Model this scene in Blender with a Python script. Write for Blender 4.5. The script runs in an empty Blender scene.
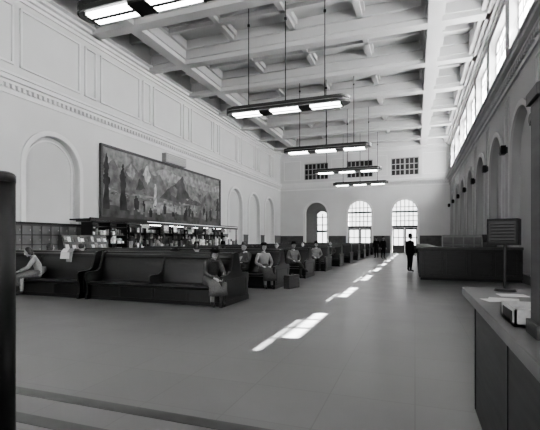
import bpy, bmesh, math, random
from mathutils import Vector, Matrix, Euler
random.seed(7)
scene = bpy.context.scene
COL = scene.collection
try:
    scene.view_settings.look = 'AgX - Medium High Contrast'
except Exception: pass

# ------------------------------------------------------------------ materials
def mat(name, g, rough=0.6, var=0.12, scale=4.0, bump=0.0, spec=0.4, metal=0.0, emit=0.0, wave=False):
    m = bpy.data.materials.new(name); m.use_nodes = True
    nt = m.node_tree; b = nt.nodes['Principled BSDF']
    b.inputs['Roughness'].default_value = rough
    b.inputs['Metallic'].default_value = metal
    b.inputs['Specular IOR Level'].default_value = spec
    tc = nt.nodes.new('ShaderNodeTexCoord')
    n = nt.nodes.new('ShaderNodeTexNoise'); n.inputs['Scale'].default_value = scale
    n.inputs['Detail'].default_value = 5
    if wave:
        mp = nt.nodes.new('ShaderNodeMapping'); mp.inputs['Scale'].default_value = (1, 1, 9)
        nt.links.new(tc.outputs['Object'], mp.inputs[0]); nt.links.new(mp.outputs[0], n.inputs['Vector'])
    else:
        nt.links.new(tc.outputs['Object'], n.inputs['Vector'])
    r = nt.nodes.new('ShaderNodeValToRGB')
    a, c = max(0, g*(1-var)), g*(1+var)
    r.color_ramp.elements[0].position = 0.3; r.color_ramp.elements[0].color = (a, a, a, 1)
    r.color_ramp.elements[1].position = 0.7; r.color_ramp.elements[1].color = (c, c, c, 1)
    nt.links.new(n.outputs['Fac'], r.inputs[0]); nt.links.new(r.outputs[0], b.inputs['Base Color'])
    if bump:
        bp = nt.nodes.new('ShaderNodeBump'); bp.inputs['Strength'].default_value = bump
        bp.inputs['Distance'].default_value = 0.02
        nt.links.new(n.outputs['Fac'], bp.inputs['Height']); nt.links.new(bp.outputs[0], b.inputs['Normal'])
    if emit:
        b.inputs['Emission Color'].default_value = (1, 1, 1, 1); b.inputs['Emission Strength'].default_value = emit
    return m

M_wall = mat('plaster_wall', 0.62, 0.85, 0.03, 0.6)
M_wallR = mat('plaster_wall_backlit_tone', 0.37, 0.85, 0.03, 0.6)  # same plaster, with the backlit wall's shade put into its colour
M_trimR = mat('plaster_trim_backlit_tone', 0.45, 0.85, 0.03, 0.6)  # trim plaster darkened in colour for the same backlit shade
M_trim = mat('plaster_trim', 0.72, 0.8, 0.03, 2)
M_niche = mat('plaster_niche', 0.58, 0.85, 0.04, 0.5)
M_ceil = mat('plaster_ceiling', 0.50, 0.85, 0.03, 0.8)
M_wood = mat('dark_walnut', 0.007, 0.28, 0.35, 3, spec=0.45, wave=True)
M_wood2 = mat('walnut_panel', 0.014, 0.35, 0.3, 3, spec=0.4, wave=True)
M_wood3 = mat('oak_panel', 0.045, 0.5, 0.25, 3, wave=True)
M_wains = mat('marble_wainscot', 0.06, 0.4, 0.35, 2.5)
M_metal = mat('bronze_metal', 0.05, 0.4, 0.2, 10, metal=0.6)
M_metalL = mat('light_metal', 0.35, 0.4, 0.1, 10, metal=0.5)
M_black = mat('black_paint', 0.006, 0.5, 0.2, 10, spec=0.3)
M_paper = mat('white_paper', 0.7, 0.8, 0.04, 10)
M_counter = mat('counter_linoleum', 0.11, 0.35, 0.2, 5, spec=0.5)
M_lamp = mat('fluorescent_diffuser', 0.9, 0.5, 0.02, 5, emit=10)
M_lampS = mat('display_tube', 0.6, 0.5, 0.02, 5, emit=0.4)
M_glassd = mat('dark_window_glass', 0.03, 0.1, 0.3, 0.6, spec=0.6)
M_frame = mat('painted_frame', 0.3, 0.6, 0.05, 4)
M_sash = mat('white_sash', 0.6, 0.6, 0.05, 4)
M_band = mat('dark_marble_band', 0.03, 0.35, 0.3, 6, spec=0.5)
GR = [mat('print_%d' % i, g, 0.6, 0.5, 14) for i, g in enumerate((0.02, 0.06, 0.15, 0.4, 0.8))]
M_skin = mat('skin', 0.30, 0.55, 0.05, 30)
M_hair = mat('hair', 0.02, 0.6, 0.4, 60)
M_shoe = mat('shoe_leather', 0.01, 0.35, 0.2, 20)
M_dk = mat('cloth_dark', 0.012, 0.9, 0.2, 40, spec=0.1)
M_md = mat('cloth_mid', 0.06, 0.9, 0.2, 40, spec=0.1)
M_ml = mat('cloth_grey', 0.11, 0.9, 0.2, 40, spec=0.1)
M_lt = mat('cloth_light', 0.20, 0.9, 0.15, 40, spec=0.1)
M_wh = mat('cloth_white', 0.5, 0.9, 0.1, 40, spec=0.1)
M_stock = mat('stocking', 0.2, 0.6, 0.1, 30)
def sun_diffuser():  # made-up panes that stop direct sun and shape the floor patches
    m = bpy.data.materials.new('sun_diffuser_pane'); m.use_nodes = True; nt = m.node_tree
    nt.nodes.remove(nt.nodes['Principled BSDF']); o = nt.nodes['Material Output']
    t = nt.nodes.new('ShaderNodeBsdfTranslucent'); t.inputs[0].default_value = (.85,.85,.85,1)
    n = nt.nodes.new('ShaderNodeTexNoise'); n.inputs['Scale'].default_value = 3
    r = nt.nodes.new('ShaderNodeMapRange'); r.inputs['To Min'].default_value = .8; r.inputs['To Max'].default_value = .97
    nt.links.new(n.outputs['Fac'], r.inputs['Value']); nt.links.new(r.outputs[0], t.inputs[0])
    nt.links.new(t.outputs[0], o.inputs[0]); return m
M_diffuser = sun_diffuser()

def floor_mat():
    m = bpy.data.materials.new('terrazzo_floor'); m.use_nodes = True
    nt = m.node_tree; b = nt.nodes['Principled BSDF']
    tc = nt.nodes.new('ShaderNodeTexCoord')
    br = nt.nodes.new('ShaderNodeTexBrick'); br.offset = 0.0
    br.inputs['Scale'].default_value = 1.0
    br.inputs['Brick Width'].default_value = 0.78; br.inputs['Row Height'].default_value = 0.78
    br.inputs['Mortar Size'].default_value = 0.006; br.inputs['Mortar Smooth'].default_value = 0.3
    br.inputs['Color1'].default_value = (0.112, 0.112, 0.112, 1)
    br.inputs['Color2'].default_value = (0.122, 0.122, 0.122, 1)
    br.inputs['Mortar'].default_value = (0.092, 0.092, 0.092, 1)
    nt.links.new(tc.outputs['Object'], br.inputs['Vector'])
    n = nt.nodes.new('ShaderNodeTexNoise'); n.inputs['Scale'].default_value = 1.2; n.inputs['Detail'].default_value = 8
    nt.links.new(tc.outputs['Object'], n.inputs['Vector'])
    mr = nt.nodes.new('ShaderNodeMapRange'); mr.inputs['To Min'].default_value = 0.72; mr.inputs['To Max'].default_value = 1.28
    nt.links.new(n.outputs['Fac'], mr.inputs['Value'])
    mx = nt.nodes.new('ShaderNodeMix'); mx.data_type = 'RGBA'; mx.blend_type = 'MULTIPLY'; mx.inputs['Factor'].default_value = 1
    nt.links.new(br.outputs['Color'], mx.inputs['A']); nt.links.new(mr.outputs[0], mx.inputs['B'])
    nt.links.new(mx.outputs['Result'], b.inputs['Base Color'])
    mr2 = nt.nodes.new('ShaderNodeMapRange'); mr2.inputs['To Min'].default_value = 0.24; mr2.inputs['To Max'].default_value = 0.42
    nt.links.new(n.outputs['Fac'], mr2.inputs['Value']); nt.links.new(mr2.outputs[0], b.inputs['Roughness'])
    b.inputs['Specular IOR Level'].default_value = 0.45
    return m
M_floor = floor_mat()

# ------------------------------------------------------------------ builder
class B:
    def __init__(s, name): s.name = name; s.bm = bmesh.new(); s.mats = []
    def mi(s, m):
        if m not in s.mats: s.mats.append(m)
        return s.mats.index(m)
    def box(s, x0, x1, y0, y1, z0, z1, m, M=None):
        i = s.mi(m)
        vs = [Vector((x, y, z)) for x in (x0, x1) for y in (y0, y1) for z in (z0, z1)]
        if M: vs = [M @ v for v in vs]
        v = [s.bm.verts.new(p) for p in vs]
        for f in ((0,1,3,2),(4,6,7,5),(0,4,5,1),(2,3,7,6),(0,2,6,4),(1,5,7,3)):
            fc = s.bm.faces.new([v[k] for k in f]); fc.material_index = i
    def cyl(s, p0, p1, r0, r1, m, n=16, smooth=True):
        i = s.mi(m); p0 = Vector(p0); p1 = Vector(p1)
        q = (p1-p0).to_track_quat('Z', 'Y')
        a = []; b = []
        for k in range(n):
            t = 2*math.pi*k/n; d = Vector((math.cos(t), math.sin(t), 0))
            a.append(s.bm.verts.new(p0 + q @ (d*r0))); b.append(s.bm.verts.new(p1 + q @ (d*r1)))
        for k in range(n):
            f = s.bm.faces.new((a[k], a[(k+1) % n], b[(k+1) % n], b[k])); f.material_index = i; f.smooth = smooth
        f = s.bm.faces.new(a[::-1]); f.material_index = i
        f = s.bm.faces.new(b); f.material_index = i
    def loft(s, rings, m, n=24):
        i = s.mi(m); R = []
        for c, t, rx, rn, wv in rings:
            c = Vector(c); t = Vector(t).normalized(); X = Vector((1,0,0)); N = t.cross(X).normalized(); row = []
            for k in range(n):
                a = 2*math.pi*k/n; w = 1+wv*math.sin(a*6)
                row.append(s.bm.verts.new(c+X*math.cos(a)*rx*w+N*math.sin(a)*rn*w))
            R.append(row)
        fs = []
        for a, b in zip(R, R[1:]):
            for k in range(n): fs.append(s.bm.faces.new((a[k], a[(k+1) % n], b[(k+1) % n], b[k])))
        fs.append(s.bm.faces.new(R[0][::-1])); fs.append(s.bm.faces.new(R[-1]))
        for f in fs: f.material_index = i; f.smooth = True
        bmesh.ops.recalc_face_normals(s.bm, faces=fs)
    def prism(s, pts, axis, a, b, m):
        i = s.mi(m)
        def P(p, t):
            return {'x': (t, p[0], p[1]), 'y': (p[0], t, p[1]), 'z': (p[0], p[1], t)}[axis]
        A = [s.bm.verts.new(P(p, a)) for p in pts]; C = [s.bm.verts.new(P(p, b)) for p in pts]
        n = len(pts)
        fs = [s.bm.faces.new(A), s.bm.faces.new(C[::-1])]
        for k in range(n): fs.append(s.bm.faces.new((A[k], C[k], C[(k+1) % n], A[(k+1) % n])))
        for f in fs: f.material_index = i
        bmesh.ops.recalc_face_normals(s.bm, faces=fs)
    def ell(s, c, r, m, M=None, seg=16, rings=10):
        i = s.mi(m)
        T = Matrix.Translation(c) @ Matrix.Diagonal((r[0], r[1], r[2], 1))
        if M: T = M @ T
        ret = bmesh.ops.create_uvsphere(s.bm, u_segments=seg, v_segments=rings, radius=1, matrix=T)
        for v in ret['verts']:
            for f in v.link_faces: f.material_index = i; f.smooth = True
        return ret['verts']
    def mesh(s, me, fn):
        n0 = len(s.bm.faces); s.bm.from_mesh(me); s.bm.faces.ensure_lookup_table()
        for f in s.bm.faces[n0:]:
            f.smooth = True; f.material_index = s.mi(fn(f.calc_center_median()))
    def done(s, loc=(0,0,0), rz=0, bevel=0, parent=None, scale=1):
        me = bpy.data.meshes.new(s.name); s.bm.to_mesh(me); s.bm.free()
        for m in s.mats: me.materials.append(m)
        o = bpy.data.objects.new(s.name, me); COL.objects.link(o)
        o.location = loc; o.rotation_euler = (0, 0, rz); o.scale = (scale,)*3
        if bevel:
            md = o.modifiers.new('bevel', 'BEVEL'); md.width = bevel; md.segments = 2; md.limit_method = 'ANGLE'
        if parent: o.parent = parent
        return o

def arch(cx, w, z0, ztop, n=20):
    r = w/2; zs = ztop - r
    p = [(cx-r, z0)]
    for k in range(n+1):
        t = math.pi*(1-k/n); p.append((cx+r*math.cos(t), zs+r*math.sin(t)))
    p.append((cx+r, z0)); return p
def rect(x0, x1, z0, z1): return [(x0,z0),(x0,z1),(x1,z1),(x1,z0)]

SIDE = Matrix(((0,0,1),(1,0,0),(0,1,0))).to_4x4()
FRONT = Matrix(((1,0,0),(0,0,-1),(0,1,0))).to_4x4()
def sheet(name, outer, holes, plane, pos, thick, m, parent=None):
    cu = bpy.data.curves.new(name, 'CURVE'); cu.dimensions = '2D'; cu.fill_mode = 'BOTH'; cu.extrude = thick/2
    for pts in [outer]+holes:
        sp = cu.splines.new('POLY'); sp.points.add(len(pts)-1); sp.use_cyclic_u = True
        for i, p in enumerate(pts): sp.points[i].co = (p[0], p[1], 0, 1)
    o = bpy.data.objects.new(name, cu); COL.objects.link(o)
    dg = bpy.context.evaluated_depsgraph_get()
    me = bpy.data.meshes.new_from_object(o.evaluated_get(dg))
    bpy.data.objects.remove(o)
    T = Matrix.Translation((pos,0,0)) @ SIDE if plane == 'side' else Matrix.Translation((0,pos,0)) @ FRONT
    me.transform(T); me.materials.clear(); me.materials.append(m)
    o = bpy.data.objects.new(name, me); COL.objects.link(o)
    if parent: o.parent = parent
    return o
def ring(cx, w, z0, ztop, t):
    o = arch(cx, w+2*t, z0, ztop+t); i = arch(cx, w, z0, ztop)
    return o + i[::-1]
def empty(name, loc=(0,0,0)):
    e = bpy.data.objects.new(name, None); COL.objects.link(e); e.location = loc; e.empty_display_size = 0.2; return e

XL, XR, YE, YB = -16.0, 3.6, 48.3, -10.0
ZC, ZB = 13.3, 12.05
PITCH = 4.7
# ------------------------------------------------------------------ shell
b = B('floor'); b.box(XL-0.6, XR+0.6, YB-0.6, YE+6, -0.2, 0, M_floor); b.done()
b = B('ceiling'); b.box(XL-0.5, XR+0.55, YB-0.5, YE+0.5, ZC, ZC+0.3, M_ceil); b.done()
b = B('trim_sun_cutoff'); b.box(XR+0.5, XR+0.82, YB-0.5, YE+0.5, 12.0, 12.3, M_wallR); b.done()  # unseen ledge added outside to narrow the sun patches
for i, (a, c) in enumerate(((2.86, 3.0), (2.42, 2.56))):
    b = B('trim_floor_%d' % (i+1)); b.box(XL, 0.4, a, c, 0.0, 0.003, M_band); b.done()

left_arches = [14.4, 34.8, 39.5, 44.2, 5.0, 9.7]
AW = 3.0
sheet('wall_left', rect(YB, YE, 0, ZC), [arch(c, AW, 0.3, 6.35) for c in left_arches], 'side', XL-0.2, 0.4, M_wall)
b = B('wall_left_niche_back'); b.box(XL-0.45, XL-0.28, YB, YE, 0, 7, M_niche); b.done()
right_c = [21.4+PITCH*k for k in range(-6, 6)]
WW = 3.9
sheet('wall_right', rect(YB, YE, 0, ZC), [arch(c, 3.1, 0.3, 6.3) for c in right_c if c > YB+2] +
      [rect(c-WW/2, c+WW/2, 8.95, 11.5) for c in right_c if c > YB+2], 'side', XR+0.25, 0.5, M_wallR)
b = B('wall_right_niche_back'); b.box(XR+0.3, XR+0.7, YB, YE, 0, 7.2, M_wallR); b.done()
far_c = [-11.4, -6.15, -1.1]; FW = 2.7
sheet('wall_far', rect(XL-0.4, XR+0.5, 0, ZC), [arch(c, FW, 0.01, 6.1) for c in far_c] +
      [rect(c-1.5, c+1.5, 8.9, 10.9) for c in far_c], 'front', YE+0.25, 0.5, M_wall)
back_w = [-12.5, -6.2, 0.1]
sheet('wall_back', rect(XL-0.4, XR+0.5, 0, ZC), [arch(c, 4.2, 1.0, 9.5) for c in back_w], 'front', YB-0.25, 0.5, M_wall)

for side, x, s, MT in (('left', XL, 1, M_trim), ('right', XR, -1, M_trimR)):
    b = B('trim_cornice_'+side)
    def bx(d, z0, z1, m=None): b.box(min(x, x+s*d), max(x, x+s*d), YB, YE, z0, z1, m or MT)
    bx(0.06, 7.62, 7.8); bx(0.14, 8.02, 8.14); bx(0.30, 8.14, 8.32); bx(0.38, 8.32, 8.42); bx(0.12, 8.42, 8.55)
    y = 0
    while y < YE:
        b.box(min(x, x+s*0.12), max(x, x+s*0.12), y, y+0.13, 7.86, 8.02, MT); y += 0.26
    b.done()
    b = B('trim_crown_'+side)
    bx(0.10, 11.75, 11.9); bx(0.25, 11.9, 12.05); bx(0.45, 12.05, 12.2); bx(0.7, 12.2, ZC)
    b.done()
b = B('trim_cornice_far')
def by(d, z0, z1, m=M_trim): b.box(XL, XR, YE-d, YE, z0, z1, m)
by(0.06, 7.62, 7.8); by(0.14, 8.02, 8.14); by(0.30, 8.14, 8.32); by(0.38, 8.32, 8.42); by(0.12, 8.42, 8.55)
x = XL
while x < XR: b.box(x, x+0.13, YE-0.12, YE, 7.86, 8.02, M_trim); x += 0.26
b.done()
b = B('trim_crown_far'); by(0.12, 11.75, 11.9); by(0.3, 11.9, 12.05); by(0.55, 12.05, ZC); b.done()

for i, c in enumerate(left_arches):
    e = empty('trim_arch_left_%d' % (i+1))
    sheet('outer_mould', ring(c, AW, 0.3, 6.35, 0.22), [], 'side', XL+0.03, 0.10, M_trim, e)
    sheet('inner_mould', ring(c, AW-0.5, 0.3, 6.1, 0.08), [], 'side', XL-0.25, 0.06, M_trim, e)
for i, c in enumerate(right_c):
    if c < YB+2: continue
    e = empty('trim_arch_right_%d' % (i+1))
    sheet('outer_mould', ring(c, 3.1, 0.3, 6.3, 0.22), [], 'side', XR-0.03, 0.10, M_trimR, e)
for i, c in enumerate(far_c):
    e = empty('trim_arch_far_%d' % (i+1))
    sheet('outer_mould', ring(c, FW, 0.0, 6.1, 0.22), [], 'front', YE-0.03, 0.10, M_trim, e)

def panel_frame(b, plane, pos, s, a0, a1, z0, z1, w=0.07, d=0.05, m=None):
    m = m or M_trim
    for (p, q, r, t) in ((a0, a1, z0, z0+w), (a0, a1, z1-w, z1), (a0, a0+w, z0, z1), (a1-w, a1, z0, z1)):
        if plane == 'side': b.box(min(pos, pos+s*d), max(pos, pos+s*d), p, q, r, t, m)
        else: b.box(p, q, min(pos, pos+s*d), max(pos, pos+s*d), r, t, m)
b = B('trim_panels_left')
for k in range(-4, 8):
    c = 14.3+PITCH*k
    if c+2.3 > YE or c-2.4 < YB: continue
    panel_frame(b, 'side', XL, 1, c-1.65, c+1.65, 8.9, 11.45, .09, .09)
    panel_frame(b, 'side', XL, 1, c+1.65+0.3, c+PITCH-1.65-0.3, 8.9, 11.45, .09, .09)
b.done()
b = B('trim_panels_right')
for c in right_c:
    if c-2.9 < YB or c+3 > YE: continue
    panel_frame(b, 'side', XR, -1, c+1.95, c+PITCH-1.95, 2.4, 7.3, 0.05, 0.04, M_trimR)
b.done()
b = B('trim_panels_far')
for a0, a1 in ((XL+0.5, -13.3), (-9.5, -8.05), (-4.25, -3.0), (0.8, XR-0.4)):
    panel_frame(b, 'front', YE, -1, a0, a1, 8.9, 11.3)
b.done()

b = B('baseboard_left')
segs = []; prev = YB
for c in sorted(left_arches): segs.append((prev, c-AW/2-0.25)); prev = c+AW/2+0.25
segs.append((prev, YE))
for a, c in segs:
    b.box(XL, XL+0.07, a, c, 0, 1.95, M_wains); b.box(XL, XL+0.11, a, c, 1.95, 2.05, M_wains)
b.done()
b = B('baseboard_right'); b.box(XR-0.05, XR, YB, YE, 0, 0.3, M_wains); b.done()
b = B('baseboard_far')
prev = XL
for c in far_c+[99]:
    e2 = min(c-FW/2-0.25, XR); b.box(prev, e2, YE-0.07, YE, 0, 1.9, M_wains); b.box(prev, e2, YE-0.11, YE, 1.9, 2.0, M_wains); prev = c+FW/2+0.25
b.done()

b = B('ceiling_beams')
byc = [16.65+PITCH*k for k in range(-5, 7)]
for y in byc:
    b.box(XL, XR, y-0.30, y+0.30, ZB, ZC, M_ceil)
    b.box(XL, XR, y-0.42, y+0.42, ZB+0.25, ZC, M_ceil)
    b.box(XL, XR, y-0.60, y+0.60, ZB+0.75, ZC, M_ceil)
for x in (-13.3, 0.9):
    b.box(x-0.32, x+0.32, YB, YE, ZB+0.002, ZC, M_ceil)
    b.box(x-0.44, x+0.44, YB, YE, ZB+0.252, ZC, M_ceil)
    b.box(x-0.62, x+0.62, YB, YE, ZB+0.752, ZC, M_ceil)
for x in (-9.75, -6.2, -2.65):
    b.box(x-0.14, x+0.14, YB, YE, ZC-0.5, ZC, M_ceil)
    b.box(x-0.28, x+0.28, YB, YE, ZC-0.28, ZC, M_ceil)
for i, y in enumerate(byc[:-1]):
    yy = y+PITCH/2
    b.box(XL, -13.3, yy-0.12, yy+0.12, ZC-0.6, ZC, M_ceil)
    b.box(0.9, XR, yy-0.12, yy+0.12, ZC-0.6, ZC, M_ceil)
    b.box(-13.3, 0.9, yy-0.14, yy+0.14, ZC-0.5, ZC, M_ceil)
    b.box(-13.3, 0.9, yy-0.28, yy+0.28, ZC-0.278, ZC, M_ceil)
b.done()

# ------------------------------------------------------------------ windows
wn = 1
for c in right_c:
    if c < YB+2: continue
    b = B('window_%d' % wn); wn += 1
    y0, y1, z0, z1 = c-WW/2, c+WW/2, 8.96, 11.49; X = XR+0.30
    for (p, q, r, t) in ((y0, y0+.08, z0, z1), (y1-.08, y1, z0, z1), (y0, y1, z0, z0+.08), (y0, y1, z1-.08, z1)):
        b.box(X+.02, X+0.08, p, q, r, t, M_sash)
    cw = WW/5; zm = 10.38; zq = 10.95
    for k in (1, 2, 3, 4): b.box(X+0.02, X+0.06, y0+k*cw-0.05, y0+k*cw+0.05, z0, z1, M_sash)
    b.box(X+0.02, X+0.06, y0, y1, zm-.03, zm+.03, M_sash); b.box(X+0.02, X+0.06, y0, y1, zq-.06, zq+.06, M_sash)
    b.box(X+0.04, X+0.05, y0, y1, z0, zm, M_diffuser)  # added over the lower half to cut the sun patch
    clear = {(1,1), (2,1), (2,0), (3,0), (4,0), (3,1)}
    if abs(c-7.3) > .1 and random.random() < .5: clear.discard((3,1))
    if c < 3: clear = {(3,0)}
    for k in range(5):
        for r in range(2):
            if (k, r) not in clear:
                b.box(X+0.04, X+0.05, y0+k*cw, y0+(k+1)*cw, (zm, zq)[r], (zq, z1)[r], M_diffuser)
    b.done()
for c in far_c:
    b = B('window_%d' % wn); wn += 1
    b.box(c-1.5, c+1.5, YE+0.25, YE+0.3, 8.9, 10.9, M_glassd)
    for k in range(7):
        x = c-1.5+k*0.5; w = 0.05 if k % 3 else 0.09
        b.box(x-w, x+w, YE+0.14, YE+0.25, 8.9, 10.9, M_frame)
    for z in (8.93, 9.55, 10.2, 10.87): b.box(c-1.5, c+1.5, YE+0.16, YE+0.25, z-0.04, z+0.04, M_frame)
    b.done()
for i, c in enumerate(far_c):
    zs = 6.1-FW/2
    if i > 0:
        b = B('window_%d' % wn); wn += 1
        Y0 = YE+0.2
        b.box(c-FW/2, c+FW/2, Y0, Y0+0.12, zs-0.1, zs+0.1, M_wood3)
        b.box(c-FW/2, c+FW/2, Y0, Y0+0.15, 2.9, 3.15, M_wood2)
        for k in range(1, 6):
            x = c-FW/2+k*FW/6; h = math.sqrt(max(0, (FW/2)**2-(x-c)**2))
            b.box(x-0.045, x+0.045, Y0+0.02, Y0+0.08, 3.15, zs+h, M_frame)
        for z in (3.7, 4.25, 5.3): b.box(c-FW/2, c+FW/2, Y0+0.03, Y0+0.07, z-0.04, z+0.04, M_frame)
        b.done()
        b = B('door_%d' % i)
        for s in (-1, 1):
            x0, x1 = sorted((c+s*0.01, c+s*(FW/2-0.01)))
            b.box(x0, x0+.14, Y0, Y0+.08, 0.01, 2.89, M_wood2); b.box(x1-.14, x1, Y0, Y0+.08, 0.01, 2.89, M_wood2)
            b.box(x0, x1, Y0, Y0+.08, 0.01, 0.9, M_wood2); b.box(x0, x1, Y0, Y0+.08, 2.7, 2.89, M_wood2)
            b.box(x0, x1, Y0+.01, Y0+.07, 1.75, 1.83, M_wood2)
            b.box((x0+x1)/2-.03, (x0+x1)/2+.03, Y0+.01, Y0+.07, 0.9, 2.7, M_wood2)
        b.done()
b = B('wall_vestibule')
c = far_c[0]
b.box(c-2.2, c-2.0, YE+0.5, YE+3.0, 0, 6.6, M_niche); b.box(c+2.0, c+2.2, YE+0.5, YE+3.0, 0, 6.6, M_niche)
b.box(c-2.2, c+2.2, YE+0.5, YE+3.0, 6.6, 6.8, M_niche)
b.done()
sheet('wall_vestibule_end', rect(c-2.2, c+2.2, 0, 6.6), [arch(c+.1, 1.5, 0.01, 5.2)], 'front', YE+3.15, 0.3, M_frame)
b = B('door_3')
Y0 = YE+3.2
for x in (c-.6, c+.1, c+.8): b.box(x-.05, x+0.05, Y0, Y0+.1, 0.01, 4.9, M_wood3)
for z0, z1 in ((.01, .95), (2.5, 2.75), (3.4, 3.5), (4.4, 4.5)): b.box(c-.64, c+.84, Y0, Y0+.1, z0, z1, M_wood3)
b.done()

# ------------------------------------------------------------------ mural
b = B('mural_painting')
Y0, Y1, Z0, Z1 = 17.4, 31.3, 2.75, 6.6
XM = XL+0.015
def jag(pts, amp=.010, n=5):
    out = []
    for i, p in enumerate(pts):
        q = pts[(i+1) % len(pts)]; out.append(p)
        if abs(p[0]-q[0]) < 1e-6 or (p[1] == q[1]): continue
        for k in range(1, n):
            t = k/n; out.append((min(1, max(0, p[0]+(q[0]-p[0])*t+random.uniform(-.4, .4)*amp)), min(1, max(0, p[1]+(q[1]-p[1])*t+random.uniform(-1, 1)*amp*1.6))))
    return out
def mp(pts, lay, m, j=True):
    if j: pts = jag(pts)
    b.prism([(Y0+u*(Y1-Y0), Z0+v*(Z1-Z0)) for u, v in pts], 'x', XM+0.06+lay*0.004-0.002, XM+0.06+lay*0.004+0.001, m)
PM = [mat('paint_%d' % i, g, 0.7, 0.5, 1.3+i*0.3, spec=.15) for i, g in enumerate((0.035, 0.07, 0.12, 0.17, 0.23, 0.36))]
b.box(XM, XM+0.06, Y0, Y1, Z0, Z1, PM[3])
mp([(0,.45),(0,1),(1,1),(1,.45)], 1, PM[3], False)
mp([(.3,.8),(.42,.92),(.55,.86),(.7,.93),(.9,.82),(1,.88),(1,.74),(.8,.7),(.6,.74),(.45,.7)], 2, PM[4])
mp([(0,.4),(0,.72),(.06,.84),(.11,.7),(.17,.88),(.22,.74),(.28,.92),(.33,.76),(.38,.8),(.45,.5),(.45,.4)], 3, PM[2])
mp([(.14,.7),(.17,.86),(.2,.72),(.18,.6)], 4, PM[4]); mp([(.25,.72),(.28,.9),(.31,.74),(.285,.58)], 4, PM[5]); mp([(.2,.45),(.23,.66),(.27,.5)], 4, PM[1])
mp([(.36,.35),(.44,.58),(.52,.72),(.575,.88),(.62,.73),(.70,.58),(.82,.36)], 5, PM[1])
mp([(.575,.88),(.62,.73),(.70,.58),(.78,.42),(.66,.48),(.61,.62)], 6, PM[3]); mp([(.5,.66),(.53,.6),(.51,.45),(.47,.5)], 6, PM[2])
mp([(.64,.35),(.74,.62),(.80,.56),(.86,.70),(.93,.54),(1,.62),(1,.3)], 4, PM[2])
mp([(0,0),(0,.42),(.2,.36),(.4,.4),(.6,.33),(.8,.38),(1,.32),(1,0)], 7, PM[2])
mp([(.335,.62),(.345,.62),(.352,.36),(.345,.22),(.325,.22),(.332,.4)], 8.5, PM[5])
mp([(.15,.1),(.25,.3),(.45,.34),(.62,.26),(.7,.1)], 8, PM[3]); mp([(.3,.18),(.36,.27),(.52,.28),(.56,.2)], 9, PM[4])
mp([(0,0),(0,.2),(.2,.12),(.5,.16),(.8,.1),(1,.16),(1,0)], 10, PM[1])
for u, h in ((.025,.92),(.975,.62)):
    mp([(u-.02,.12),(u-.012,h*.5),(u-.024,h*.55),(u-.01,h*.75),(u-.02,h*.78),(u,h),(u+.012,h*.78),(u+.006,h*.7),(u+.018,h*.55),(u+.008,h*.5),(u+.014,.12)], 11, PM[0])
mp([(.10,.12),(.105,.45),(.098,.62),(.112,.72),(.110,.78),(.117,.82),(.124,.78),(.122,.72),(.138,.62),(.132,.45),(.145,.12)], 11.5, PM[0])
mp([(.133,.62),(.150,.56),(.152,.53),(.133,.56)], 11.6, PM[1], False)
for i in range(34):
    u = random.uniform(.17,.95); h = random.uniform(.10,.24); v = random.uniform(.03,.18); w = .010
    mp([(u-w,v),(u-w*1.3,v+h*.7),(u-w*.5,v+h*.8),(u-w*.5,v+h),(u+w*.5,v+h),(u+w*.5,v+h*.8),(u+w*1.3,v+h*.7),(u+w,v)], 12+i % 4, PM[random.choice((0,0,1,2,3,4))], False)
for i in range(45):
    u = random.uniform(.02,.98); v = random.uniform(.22,.45); s = random.uniform(.006,.02)
    mp([(u-s,v),(u,v+s*1.6),(u+s,v+s*.4),(u+s*.3,v-s)], 9.2+i % 3*.2, PM[random.choice((1,2,3,4))], False)
for p, q, r, t in ((Y0-.12,Y1+.12,Z0-.12,Z0),(Y0-.12,Y1+.12,Z1,Z1+.12),(Y0-.12,Y0,Z0,Z1),(Y1,Y1+.12,Z0,Z1)):
    b.box(XM, XM+0.16, p, q, r, t, M_wood3)
b.done()
b = B('loudspeaker_cabinet')
b.box(XM, XL+0.35, 23.0, 25.5, 6.75, 7.35, M_frame); b.box(XL+0.35, XL+0.38, 23.1, 25.4, 6.85, 7.27, M_wh)
for k in range(6): b.box(XL+0.38, XL+0.40, 23.15, 25.35, 6.89+k*.06, 6.91+k*.06, M_frame)
b.done()

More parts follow.
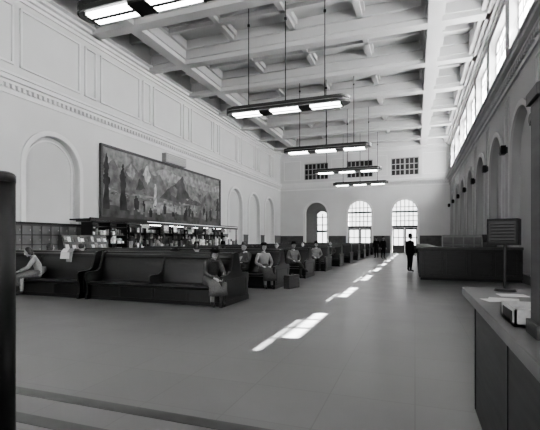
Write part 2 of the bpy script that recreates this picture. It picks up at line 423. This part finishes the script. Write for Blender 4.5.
# ------------------------------------------------------------------ hanging lights
def stadium(L, R, n=10):
    p = []
    for k in range(n+1):
        t = -math.pi/2+math.pi*k/n; p.append((L/2-R+R*math.cos(t), R*math.sin(t)))
    for k in range(n+1):
        t = math.pi/2+math.pi*k/n; p.append((-L/2+R+R*math.cos(t), R*math.sin(t)))
    return p
LM = [mat('lamp_shade', 0.03, 0.4, 0.1, 5, metal=0.2), mat('lamp_band', 0.3, 0.4, 0.1, 5, metal=0.3)]
for y in (-0.6, 8.45, 17.35, 26.2, 35.0, 43.6):
    b = B('pendant_light'); L = 5.8
    b.prism(stadium(L, 0.38), 'z', 0.06, 0.16, LM[0])
    b.prism(stadium(L-0.1, 0.33), 'z', 0.16, 0.20, LM[1])
    b.prism(stadium(L, 0.38), 'z', 0.20, 0.30, LM[0])
    b.prism(stadium(L-0.4, 0.24), 'z', 0.30, 0.38, LM[0])
    b.prism(stadium(L-0.1, 0.35), 'z', 0.03, 0.06, LM[1])
    for k in range(3):
        xc = (k-1)*1.85
        for s in (-1, 1):
            b.box(xc-0.66, xc+0.66, s*0.15-0.10, s*0.15+0.10, -0.03, 0.03, M_lamp)
        b.box(xc-0.72, xc-0.66, -0.29, 0.29, -0.05, 0.03, LM[0]); b.box(xc+0.66, xc+0.72, -0.29, 0.29, -0.05, 0.03, LM[0])
        b.box(xc-0.66, xc+0.66, -0.045, 0.045, -0.04, 0.03, LM[0])
    for xx in (-.925, .925): b.box(xx-.2, xx+.2, -.29, .29, -.03, .03, LM[0])
    top = ZB-7.35
    for s in (-1, 0, 1):
        tt = ZC-7.35
        b.cyl((s*1.8, 0, 0.3), (s*1.8, 0, tt), 0.022, 0.022, M_black, 8)
        b.cyl((s*1.8, 0, top-0.6), (s*1.8, 0, top-0.5), 0.06, 0.06, M_black, 10)
        b.cyl((s*1.8, 0, 0.3), (s*1.8, 0, 0.5), 0.07, 0.03, M_black, 10)
        b.cyl((s*1.8, 0, tt-0.06), (s*1.8, 0, tt-0.001), 0.12, 0.12, M_black, 12)
    b.done((-5.5, y, 7.35))

# ------------------------------------------------------------------ benches
prof = [(-.62,.0),(-.62,.36),(-.72,.38),(-.735,.42),(-.72,.455),(-.60,.46),(-.40,.435),(-.27,.43),(-.23,.47),(-.19,.70),(-.14,.92),(-.105,1.04),(-.12,1.07),(-.11,1.12),(-.06,1.15)]
prof = prof+[(-y, z) for y, z in prof[::-1]]
endp = [(-.76,0),(-.76,.10),(-.72,.14),(-.72,.40),(-.77,.52),(-.77,.64),(-.72,.69),(-.55,.70),(-.38,.71),(-.28,.78),(-.22,.95),(-.18,1.10),(-.12,1.18),(-.05,1.21)]
endp = endp+[(-y, z) for y, z in endp[::-1]]
divp = [(-.72,.44),(-.74,.52),(-.74,.62),(-.69,.66),(-.38,.66),(-.26,.72),(-.16,.98),(-.10,1.10)]
divp = divp+[(-y, z) for y, z in divp[::-1]]
def bench(x0, x1, y, name='waiting_bench'):
    b = B(name); L = x1-x0
    b.prism(prof, 'x', 0.03, L-0.03, M_wood)
    b.prism(endp, 'x', 0, 0.07, M_wood); b.prism(endp, 'x', L-0.07, L, M_wood)
    n = max(1, round(L/0.95))
    for k in range(1, n):
        x = L*k/n
        if k % 2 == 0: b.prism(divp, 'x', x-0.025, x+0.025, M_wood2)
        for s in (-1, 1):
            b.box(x-0.03, x+0.03, min(s*.62, s*.635), max(s*.62, s*.635), 0.03, .36, M_wood2)
    for s in (-1, 1):
        b.box(0.08, L-0.08, min(s*.62, s*.64), max(s*.62, s*.64), 0.0, .09, M_black)
        b.cyl((0.07, s*.725, .435), (L-.07, s*.725, .435), .025, .025, M_wood2, 8)
    for xe in (-0.012, L):
        b.box(xe, xe+0.012, -.6, .6, .12, .16, M_wood2); b.box(xe, xe+0.012, -.6, .6, .56, .60, M_wood2)
        b.box(xe, xe+0.012, -.6, -.56, .16, .56, M_wood2); b.box(xe, xe+0.012, .56, .6, .16, .56, M_wood2)
    b.cyl((0.02, 0, 1.15), (L-0.02, 0, 1.15), 0.06, 0.06, M_wood2, 12)
    return b.done((x0, y, 0), bevel=0.008)
rows = [8.75, 12.3, 15.95, 19.7, 23.5, 27.3, 31.1, 34.9, 38.7, 42.4]
for i, y in enumerate(rows):
    bench(-7.85, -4.0, y)
    bench(-12.0, -8.05, y)

# ------------------------------------------------------------------ lockers & newsstand
b = B('locker_bank')
b.box(XL+0.15, XL+0.8, 11.6, 15.4, 0, 2.15, M_wood3)
M_lock = mat('locker_paint', 0.12, 0.5, 0.15, 3)
for r in range(5):
    for k in range(8):
        y = 11.65+k*0.47; z = 0.1+r*0.41
        b.box(XL+0.8, XL+0.83, y, y+0.42, z, z+0.36, M_lock)
        b.box(XL+0.83, XL+0.85, y+0.34, y+0.37, z+0.15, z+0.22, M_metalL)
b.box(XL+0.1, XL+0.88, 11.55, 15.45, 2.15, 2.25, M_wood2)
b.done()

e = empty('newsstand', (0, 0, 0))
b = B('shelving')
b.box(XL+0.12, XL+0.22, 16.0, 31.0, 0, 2.45, M_wood2)
for k in range(11): b.box(XL+0.22, XL+0.62, 16.0+k*1.49, 16.06+k*1.49, 0, 2.45, M_wood)
for z in (0.9, 1.25, 1.6, 1.95, 2.3): b.box(XL+0.22, XL+0.55, 16.0, 31.0, z-.03, z, M_wood)
b.done(parent=e)
b = B('magazines_and_goods')
for z in (0.9, 1.25, 1.6, 1.95):
    y = 16.1
    while y < 30.7:
        w = random.uniform(.08, .26); h = random.uniform(.12, .31)
        b.box(XL+0.40, XL+0.5, y, y+w, z, z+h, random.choice(GR)); y += w+random.uniform(.01, .05)
for x0 in (-14.3, -14.1, -13.95):
    y = 15.9
    while y < 30.6:
        w = random.uniform(.06, .35); h = random.choice((.06, .1, .2, .35, .5, .65))*random.uniform(.7, 1.1)
        b.box(x0, x0+.13, y, y+w, 1.08, 1.08+h, random.choice(GR)); y += w+random.uniform(.0, .4)
for rr in range(3):
    y = 15.9
    while y < 30.6:
        w = random.uniform(.2, .26); b.box(-13.74+rr*.03, -13.71+rr*.03, y, y+w, .85-rr*.32, 1.1-rr*.32, random.choice(GR)); y += w+.05
y = 16.5
while y < 30:
    w = random.uniform(.25, .8); h = random.uniform(.15, .4)
    b.box(-14.03, -14.0, y, y+w, 2.36-h, 2.36, random.choice(GR)); y += w+random.uniform(.3, 1.6)
b.done(parent=e)
b = B('counter')
b.box(-14.4, -13.8, 15.8, 30.8, 0, 1.02, M_wood); b.box(-14.45, -13.72, 15.7, 30.9, 1.02, 1.08, M_wood2)
b.done(parent=e)
b = B('canopy')
b.box(XL+0.12, -14.0, 15.2, 30.9, 2.46, 2.54, M_wood2)
b.box(-14.06, -14.0, 15.2, 30.9, 2.36, 2.62, M_wood)
b.box(-13.99, -13.97, 15.4, 30.8, 2.50, 2.54, M_lampS)
for y in (15.25, 20.4, 25.6, 30.8): b.cyl((-14.1, y, 1.05), (-14.1, y, 2.46), 0.04, 0.04, M_metal, 10)
for k in range(5): b.cyl((-14.9, 16.3+k*3, 2.40), (-14.9, 18.3+k*3, 2.40), 0.03, 0.03, M_lamp, 8)
b.done(parent=e)
b = B('display_cabinet')
b.box(-13.9, -13.2, 13.9, 16.2, 0, 0.9, M_wood)
for z in (0.9, 1.3, 1.7, 2.1): b.box(-13.85, -13.25, 13.9, 16.2, z, z+.04, M_wood)
for y in (13.9, 15.0, 16.14): b.box(-13.85, -13.25, y, y+.06, .9, 2.3, M_wood)
b.box(-13.95, -13.15, 13.7, 17.6, 2.3, 2.42, M_wood2); b.box(-13.2, -13.13, 13.7, 17.6, 2.36, 2.48, M_wood)
for z in (.94, 1.34, 1.74):
    y = 14.0
    while y < 16.0:
        w = random.uniform(.06, .16); b.box(-13.5, -13.3, y, y+w, z, z+random.uniform(.1, .3), random.choice(GR[1:])); y += w+.03
b.cyl((-13.5, 17.5, 0), (-13.5, 17.5, 2.3), 0.04, 0.04, M_metal, 10)
b.done(parent=e)
b = B('magazine_rack')
b.prism([(-13.0,0),(-12.5,0),(-12.5,.6),(-12.85,1.70),(-13.0,1.70)], 'y', 11.9, 14.3, M_wood2)
for r in range(4):
    y = 11.95
    while y < 14.1:
        w = random.uniform(.10, .2); t = r*.27; x = -12.5-t*.304+.01; z = .62+t; h = random.uniform(.12, .23)
        b.prism([(x,z),(x+.012,z),(x+.012-.31*h,z+h),(x-.31*h,z+h)], 'y', y, y+w, random.choice(GR)); y += w+.03
b.done()

for c in right_c:
    yy = c+PITCH/2
    if yy < 10 or yy > YE-1: continue
    b = B('wall_loudspeaker')
    b.box(XR-0.26, XR-0.08, yy-0.17, yy+0.17, 5.05, 5.4, M_black); b.box(XR-0.10, XR, yy-0.08, yy+0.08, 5.1, 5.35, M_metal)
    b.cyl((XR-0.26, yy, 5.22), (XR-0.29, yy, 5.22), 0.13, 0.15, M_metal, 16)
    b.done()

# ------------------------------------------------------------------ far counter
b = B('ticket_counter')
b.box(0.15, XR-0.06, 16.2, 16.8, 0.1, 1.15, M_wood2); b.box(0.15, 0.75, 16.8, 30.0, 0.1, 1.15, M_wood2)
b.box(0.2, XR-0.06, 16.25, 16.8, 0, 0.1, M_black); b.box(0.2, 0.7, 16.8, 29.9, 0, 0.1, M_black)
b.box(0.05, XR-0.06, 16.1, 16.9, 1.15, 1.24, M_wood3); b.box(0.05, 0.85, 16.9, 30.1, 1.15, 1.24, M_wood3)
for k in range(4):
    x = 0.3+k*0.8
    b.box(x, x+0.7, 16.18, 16.2, 0.2, 0.24, M_wood); b.box(x, x+0.7, 16.18, 16.2, 1.02, 1.06, M_wood)
    b.box(x, x+.04, 16.18, 16.2, .2, 1.06, M_wood); b.box(x+.66, x+.7, 16.18, 16.2, .2, 1.06, M_wood)
for k in range(12):
    y = 17+k*1.05; b.box(0.13, 0.15, y, y+0.9, 0.2, 0.24, M_wood); b.box(0.13, 0.15, y, y+0.9, 1.0, 1.04, M_wood); b.box(0.13, 0.15, y, y+.04, .2, 1.04, M_wood)
b.done(bevel=0.006)
M_cab = mat('steel_cabinet', 0.20, 0.5, 0.1, 3)
b = B('filing_cabinet_row')
b.box(1.3, 3.2, 22.0, 22.6, 0, 1.75, M_cab)
for k in range(4):
    for r in range(4): b.box(1.34+k*.47, 1.34+k*.47+.42, 21.97, 22.0, .08+r*.4, .08+r*.4+.35, M_lock)
b.done()
b = B('counter_register')
b.box(2.3, 2.75, 16.3, 16.7, 1.24, 1.42, M_metal); b.prism([(16.4,1.42),(16.7,1.42),(16.7,1.7),(16.6,1.7)], 'x', 2.32, 2.73, M_metal)
b.done()

# ------------------------------------------------------------------ near counter
b = B('service_counter')
b.box(0.46, 1.6, 0.2, 3.68, 0.12, 1.04, M_wood3); b.box(0.52, 1.6, 0.2, 3.62, 0, 0.12, M_black)
b.box(0.376, 1.7, 0.1, 3.78, 1.04, 1.10, M_counter)
for y in (1.2, 2.4, 3.6): b.box(0.452, 0.46, y, y+.03, .14, 1.03, M_wood2)
b.done(bevel=0.006)
b = B('counter_screen')
b.box(0.47, 0.60, 1.88, 2.02, 1.10, 2.12, M_wood3); b.box(0.455, 0.615, 1.865, 2.035, 2.08, 2.13, M_wood3)
b.box(0.455, 0.615, 1.865, 2.035, 1.10, 1.16, M_wood3); b.box(0.60, 1.55, 1.92, 1.96, 1.75, 1.80, M_metal)
for k in range(9): b.cyl((0.7+k*.1, 1.94, 1.10), (0.7+k*.1, 1.94, 1.78), .006, .006, M_metal, 6)
b.done(bevel=0.008)
b = B('desk_loudspeaker')
b.cyl((0, 0, 0), (0, 0, .02), .08, .07, M_metal, 24); b.cyl((0, 0, .02), (0, 0, .38), .012, .012, M_metal, 12)
R = Matrix.Rotation(math.radians(-20), 4, 'Z')
b.box(-.115, .10, -.07, .07, .36, .565, M_black, R); b.box(-.10, .085, -.075, -.07, .38, .545, M_wood2, R)
for k in range(6): b.box(-.09, .075, -.08, -.075, .39+k*.025, .40+k*.025, M_black, R)
b.done((0.665, 3.6, 1.10), bevel=0.004)
b = B('paper_sheets')
for (x, y, a) in ((.52, 3.03, .3), (.56, 3.08, -.2), (.66, 3.32, .1), (.9, 3.1, .5)):
    R = Matrix.Translation((x, y, 0)) @ Matrix.Rotation(a, 4, 'Z'); k = random.uniform(.0005, .003)
    b.box(-.09, .09, -.065, .065, 1.10, 1.101+k, M_paper, R)
b.done()
b = B('form_holder')
b.box(.43, .58, 2.12, 2.42, 1.10, 1.115, M_wh); b.box(.43, .44, 2.12, 2.42, 1.10, 1.18, M_wh); b.box(.57, .58, 2.12, 2.42, 1.1, 1.18, M_wh)
b.box(.43, .58, 2.12, 2.13, 1.10, 1.18, M_wh); b.box(.43, .58, 2.41, 2.42, 1.10, 1.18, M_wh); b.box(.445, .565, 2.14, 2.4, 1.115, 1.15, M_paper)
b.box(.427, .43, 2.17, 2.37, 1.115, 1.165, M_black)
b.done()
b = B('stanchion_post')
b.cyl((0, 0, 0), (0, 0, .06), .16, .14, M_metal, 32); b.cyl((0, 0, .06), (0, 0, 1.90), .085, .085, M_black, 32)
b.cyl((0, 0, 1.90), (0, 0, 1.95), .088, .088, M_metal, 32); b.ell((0, 0, 1.95), (.085, .085, .03), M_metal, seg=24)
b.done((-2.70, 2.0, 0))

# ------------------------------------------------------------------ people
def skin(chains, sub=2):
    me = bpy.data.meshes.new('tmp'); V = []; E = []; Rr = []; roots = []
    for vs, es in chains:
        o = len(V); roots.append(o)
        for co, r in vs: V.append(co); Rr.append(r if isinstance(r, tuple) else (r, r))
        E += [(a+o, c+o) for a, c in es]
    me.from_pydata(V, E, [])
    ob = bpy.data.objects.new('tmp', me); COL.objects.link(ob)
    md = ob.modifiers.new('s', 'SKIN'); md.use_smooth_shade = True
    sl = me.skin_vertices[0].data
    for i, r in enumerate(Rr): sl[i].radius = r; sl[i].use_root = i in roots
    s2 = ob.modifiers.new('u', 'SUBSURF'); s2.levels = sub; s2.render_levels = sub
    bpy.context.view_layer.update()
    out = bpy.data.meshes.new_from_object(ob.evaluated_get(bpy.context.evaluated_depsgraph_get()))
    bpy.data.objects.remove(ob); return out

SIT = dict(pel=(0,-.02,.57), abd=(0,.0,.74), che=(0,.02,.93), nk0=(0,.02,1.08), nk=(0,.0,1.15), head=(0,-.03,1.28),
    shL=(.18,.02,1.03), elL=(.27,-.04,.78), wrL=(.13,-.27,.69), shR=(-.18,.02,1.03), elR=(-.27,-.04,.78), wrR=(-.13,-.27,.69),
    hiL=(.10,-.06,.545), knL=(.12,-.47,.53), anL=(.11,-.46,.10), toL=(.13,-.63,.045),
    hiR=(-.10,-.06,.545), knR=(-.12,-.47,.53), anR=(-.11,-.46,.10), toR=(-.13,-.63,.045))
STAND = dict(pel=(0,0,.94), abd=(0,.0,1.08), che=(0,.01,1.27), nk0=(0,.01,1.44), nk=(0,.0,1.51), head=(0,-.02,1.64),
    shL=(.19,.01,1.39), elL=(.25,.04,1.13), wrL=(.25,-.05,.88), shR=(-.19,.01,1.39), elR=(-.25,.04,1.13), wrR=(-.25,-.05,.88),
    hiL=(.09,0,.90), knL=(.10,-.02,.50), anL=(.10,.03,.09), toL=(.13,-.14,.04),
    hiR=(-.09,0,.90), knR=(-.10,.02,.50), anR=(-.11,.06,.09), toR=(-.14,-.11,.04))

def person(loc, rz, base='sit', name='seated_man', top=M_dk, bot=M_dk, female=False, hat=None, pose=None, hz=0.0, hx=0.0, paper=False, scale=1.0, hair=M_hair):
    J = dict(SIT if base == 'sit' else STAND)
    if pose: J.update(pose)
    b = B(name)
    tw = 0.9 if female else 1.0
    names = ['pel','abd','che','nk0','nk','shL','elL','wrL','shR','elR','wrR','hiL','knL','anL','toL','hiR','knR','anR','toR']
    rd = dict(pel=(.17,.135), abd=(.155*tw,.125), che=(.175*tw,.13), nk0=(.085,.08), nk=(.055,.055), sh=.085*tw, el=.056*tw, wr=.036, hi=.11, kn=.075, an=.046, to=.038)
    idx = {n: i for i, n in enumerate(names)}
    vs = [(J[n], rd.get(n) or rd[n[:2]]) for n in names]
    ed = [('pel','abd'),('abd','che'),('che','nk0'),('nk0','nk'),('che','shL'),('shL','elL'),('elL','wrL'),('che','shR'),('shR','elR'),('elR','wrR'),
          ('pel','hiL'),('hiL','knL'),('knL','anL'),('anL','toL'),('pel','hiR'),('hiR','knR'),('knR','anR'),('anR','toR')]
    me = skin([(vs, [(idx[a], idx[c]) for a, c in ed])])
    kz = J['knL'][2]; nz = J['nk0'][2]+.035; pz = J['pel'][2]+0.02
    def fn(c):
        if c.z < .125: return M_shoe
        if c.z > nz and abs(c.x-J['nk'][0]) < .09: return M_skin
        if female and c.z < kz-.06 and (base == 'stand' or c.y < -.3): return M_stock
        if base == 'sit':
            arm = abs(c.x) > .17 and c.z > .6
            return top if (c.z > pz+.03 or arm) and not (c.y < -.2 and c.z < .6) else bot
        return top if c.z > pz-.1 else bot
    b.mesh(me, fn)
    if female:
        if base == 'sit':
            b.loft([((0,.0,.76),(0,0,-1),.145,.12,0), ((0,-.02,.66),(0,-.2,-1),.175,.15,0), ((0,-.10,.585),(0,-1,-.7),.20,.125,0), ((0,-.28,.565),(0,-1,-.1),.215,.105,.01),
                    ((0,-.42,.56),(0,-1,-.15),.22,.10,.015), ((0,-.53,.50),(0,-.8,-1),.215,.085,.02), ((0,-.55,.40),(0,-.1,-1),.21,.075,.03), ((0,-.54,.27),(0,.1,-1),.21,.085,.05)], bot)
        else:
            b.loft([((0,0,1.12),(0,0,-1),.145,.12,0), ((0,0,.95),(0,0,-1),.19,.155,0), ((0,0,.75),(0,0,-1),.20,.165,.02), ((0,0,.45),(0,0,-1),.23,.19,.05)], bot)
    elif base == 'stand':
        b.loft([((0,0,1.2),(0,0,-1),.17,.13,0), ((0,0,1.05),(0,0,-1),.17,.14,0), ((0,0,.93),(0,0,-1),.19,.155,0), ((0,0,.78),(0,0,-1),.20,.165,.01)], top)
    else:
        b.loft([((0,.01,.86),(0,0,-1),.165,.135,0), ((0,0,.72),(0,0,-1),.17,.145,0), ((0,-.03,.60),(0,-.2,-1),.19,.165,.01)], top)
    n0 = Vector(J['nk0']); n1 = Vector(J['nk'])
    b.cyl(n0+(n1-n0)*.1, n0+(n1-n0)*.55, .085, .066, M_wh if not female else top, 16)
    H = Matrix.Translation(J['head']) @ Euler((hx, 0, hz)).to_matrix().to_4x4()
    vv = b.ell((0,0,0), (.076,.093,.115), M_skin, None, 24, 18)
    for v in vv:
        p = v.co
        if p.z < -.02:
            k = min(1, (-p.z-.02)/.095); p.x *= 1-.30*k
            if p.y > 0: p.y *= 1-.35*k
            else: p.y -= .006*k
        if p.y < -.05 and abs(p.z-.015) < .022 and abs(abs(p.x)-.03) < .017: p.y += .010
        v.co = H @ p
    def hb(c, r, m, seg=12, rg=8): b.ell(c, r, m, H, seg, rg)
    hb((0,-.098,-.012), (.011,.018,.024), M_skin); hb((0,-.106,-.024), (.015,.013,.010), M_skin)
    for s in (-1, 1):
        hb((s*.030,-.080,.012), (.012,.009,.007), M_wh); hb((s*.030,-.087,.012), (.0055,.004,.0055), M_black)
        hb((s*.030,-.086,.032), (.018,.007,.004), hair); hb((s*.077,.006,-.005), (.010,.018,.030), M_skin)
        hb((s*.02,-.082,-.045), (.02,.012,.02), M_skin)
    hb((0,-.088,-.052), (.018,.007,.004), M_md); hb((0,-.088,-.060), (.019,.009,.005), M_skin); hb((0,-.078,-.092), (.024,.018,.016), M_skin)
    if female:
        hb((0,.030,.026), (.092,.092,.112), hair, 20, 14); hb((0,.06,-.06), (.085,.055,.07), hair)
        for s in (-1, 1): hb((s*.075,.02,-.03), (.025,.05,.06), hair)
    else: hb((0,.026,.036), (.080,.086,.092), hair, 20, 14)
    if hat:
        def hc(p0, p1, r0, r1): b.cyl(H @ Vector(p0), H @ Vector(p1), r0, r1, hat, 24)
        if female: hc((0,.02,.08),(0,.02,.135),.10,.075); hc((0,.02,.075),(0,.02,.085),.12,.12)
        else: hc((0,.01,.062),(0,.01,.072),.150,.145); hc((0,.01,.07),(0,.015,.165),.098,.078); hb((0,.015,.165),(.078,.078,.014),hat)
    ch = []
    for s, n in ((1,'L'), (-1,'R')):
        w = Vector(J['wr'+n]); el = Vector(J['el'+n]); d = (w-el).normalized()
        side = Vector((-s, 0, 0)); side = (side-d*side.dot(d)).normalized(); up = d.cross(side)*s
        if up.z < 0 and base == 'sit': up = -up
        pc = w+d*.055; k = w+d*.092
        ch.append(([(w-d*.01,(.024,.02)),(w+d*.03,(.030,.018)),(pc,(.036,.017)),(k,(.036,.014))],[(0,1),(1,2),(2,3)]))
        for f, (o, l) in enumerate(((.028,.068),(.010,.078),(-.009,.072),(-.027,.056))):
            a = k-d*.012+side*o
            p1 = a+d*l*.5; p2 = p1+(d*.8-up*.6)*l*.33; p3 = p2+(d*.4-up*.9)*l*.27
            ch.append(([(a,.0095),(p1,.009),(p2,.0085),(p3,.007)],[(0,1),(1,2),(2,3)]))
        a = w+d*.03+side*.025; ch.append(([(a,.012),(a+side*.022+d*.028-up*.005,.011),(a+side*.026+d*.055-up*.014,.009)],[(0,1),(1,2)]))
    b.mesh(skin(ch, 1), lambda c: M_skin)
    if paper:
        R = Matrix.Translation((0,-.38,.82)) @ Matrix.Rotation(math.radians(-35), 4, 'X')
        b.box(-.22, 0, -.002, .002, -.14, .18, M_lt, R @ Matrix.Rotation(.25, 4, 'Z')); b.box(0, .22, -.002, .002, -.14, .18, M_lt, R @ Matrix.Rotation(-.25, 4, 'Z'))
    return b.done(loc, rz, scale=scale)

bend = dict(che=(0,-.12,.90), abd=(0,-.05,.73), nk0=(0,-.20,1.03), nk=(0,-.24,1.08), head=(0,-.31,1.17), shL=(.17,-.17,.99), shR=(-.17,-.17,.99),
            elL=(.22,-.33,.74), elR=(-.22,-.33,.74), wrL=(.10,-.52,.66), wrR=(-.10,-.52,.66))
read = dict(elL=(.27,-.10,.80), elR=(-.27,-.10,.80), wrL=(.20,-.32,.80), wrR=(-.20,-.32,.80))
cross = dict(knR=(.02,-.46,.64), anR=(.22,-.62,.34), toR=(.27,-.76,.28), knL=(.10,-.47,.53))
def fy(r): return rows[r]-0.38
def bk(r): return rows[r]+0.38
rad = math.radians
person((-4.5, fy(0), 0), rad(48), name='seated_woman', top=M_md, bot=M_ml, female=True, hat=M_dk, pose=bend, hx=.4)
person((-9.75, fy(0), 0), rad(-40), name='seated_woman', top=M_lt, bot=M_ml, female=True, pose=bend, hx=.5)
person((-9.1, bk(0), 0), rad(180), name='seated_man', top=M_md, hz=.3)
person((-10.3, bk(0), 0), rad(170), name='seated_woman', top=M_wh, bot=M_wh, female=True)
person((-5.3, bk(0), 0), rad(190), name='seated_man', top=M_md, hz=.3)
person((-4.5, fy(1), 0), rad(40), name='seated_woman', top=M_lt, bot=M_md, female=True, hat=M_dk, hx=.3)
person((-5.15, fy(1), 0), rad(-20), name='seated_man', top=M_md, bot=M_dk, hat=M_md, pose=read, paper=True)
person((-6.9, fy(1), 0), 0.1, name='seated_man', top=M_dk, hat=M_dk)
person((-4.6, fy(2), 0), rad(40), name='seated_man', top=M_ml, bot=M_md, hat=M_dk, pose=cross)
person((-5.3, fy(2), 0), 0, name='seated_man', top=M_dk, pose=read, paper=True)
person((-4.55, fy(3), 0), rad(20), name='seated_man', top=M_lt, bot=M_md, hat=M_dk)
person((-5.2, fy(3), 0), rad(-20), name='seated_woman', top=M_md, bot=M_md, female=True)
person((-4.6, fy(4), 0), 0, name='seated_man', top=M_md)
person((-0.22, 20.1, 0), rad(130), 'stand', 'standing_man', top=M_dk, bot=M_dk, hat=M_dk)
person((-2.4, 33.5, 0), rad(40), 'stand', 'standing_man', top=M_dk, bot=M_dk, hat=M_dk)
person((-3.0, 34.3, 0), rad(200), 'stand', 'standing_man', top=M_dk, bot=M_dk)
person((-12.9, 18.2, 0), rad(100), 'stand', 'standing_woman', top=M_lt, bot=M_md, female=True)
person((-13.0, 21.5, 0), rad(80), 'stand', 'standing_man', top=M_md, bot=M_md)
person((-12.9, 26.0, 0), rad(90), 'stand', 'standing_man', top=M_dk, bot=M_dk, hat=M_dk)

b = B('draped_coat')
pr = [(-.185,.98),(-.145,1.16),(-.07,1.235),(.07,1.235),(.145,1.16),(.17,.95),(.20,.95),(.17,1.17),(.09,1.26),(-.09,1.26),(-.17,1.17),(-.21,.98)]
b.prism(pr, 'x', -.17, .15, M_wh); b.prism([(p, z+.006 if z > 1 else z-.08) for p, z in pr], 'x', .05, .24, M_lt)
b.done((-9.1, 8.75, 0), bevel=.01)
b = B('suitcase')
b.box(-.3, .3, -.1, .1, 0.01, .42, M_wood3); b.box(-.31, .31, -.11, .11, .30, .33, M_metal); b.cyl((-.08, 0, .46), (.08, 0, .46), .012, .012, M_black, 8)
b.box(-.09, -.07, -.01, .01, .42, .47, M_black); b.box(.07, .09, -.01, .01, .42, .47, M_black)
b.done((-3.6, 12.0, 0), 1.3, bevel=.02)

# ------------------------------------------------------------------ lights
def area(name, loc, rot, sx, sy, e):
    l = bpy.data.lights.new(name, 'AREA'); l.shape = 'RECTANGLE'; l.size = sx; l.size_y = sy; l.energy = e
    o = bpy.data.objects.new(name, l); COL.objects.link(o); o.location = loc; o.rotation_euler = rot
for c in right_c:
    if c < YB+2: continue
    area('window_daylight', (XR+0.85, c, 10.22), (0, rad(90), 0), 2.6, WW, 900 if c > 9 else 650)
for c in back_w:
    area('rear_fill_light', (c, YB-0.6, 5.2), (rad(90), 0, 0), 4.2, 8.4, 260)  # fill lamps added behind the camera to even out the hall
sun = bpy.data.lights.new('sun', 'SUN'); sun.energy = 170; sun.angle = 0.009
so = bpy.data.objects.new('sun', sun); COL.objects.link(so)
so.rotation_euler = Vector((-5.5, -1.0, -10.2)).to_track_quat('-Z', 'Y').to_euler()
w = bpy.data.worlds.new('sky'); scene.world = w; w.use_nodes = True
w.node_tree.nodes['Background'].inputs[0].default_value = (1, 1, 1, 1)
w.node_tree.nodes['Background'].inputs[1].default_value = 2.8

# ------------------------------------------------------------------ camera
cd = bpy.data.cameras.new('camera'); cd.sensor_width = 36; cd.lens = 403/540*36; cd.shift_y = 25/540
cam = bpy.data.objects.new('camera', cd); COL.objects.link(cam)
cam.location = (0, 0, 1.5); cam.rotation_euler = (rad(90), 0, math.atan(145/403))
cd.clip_end = 200
scene.camera = cam
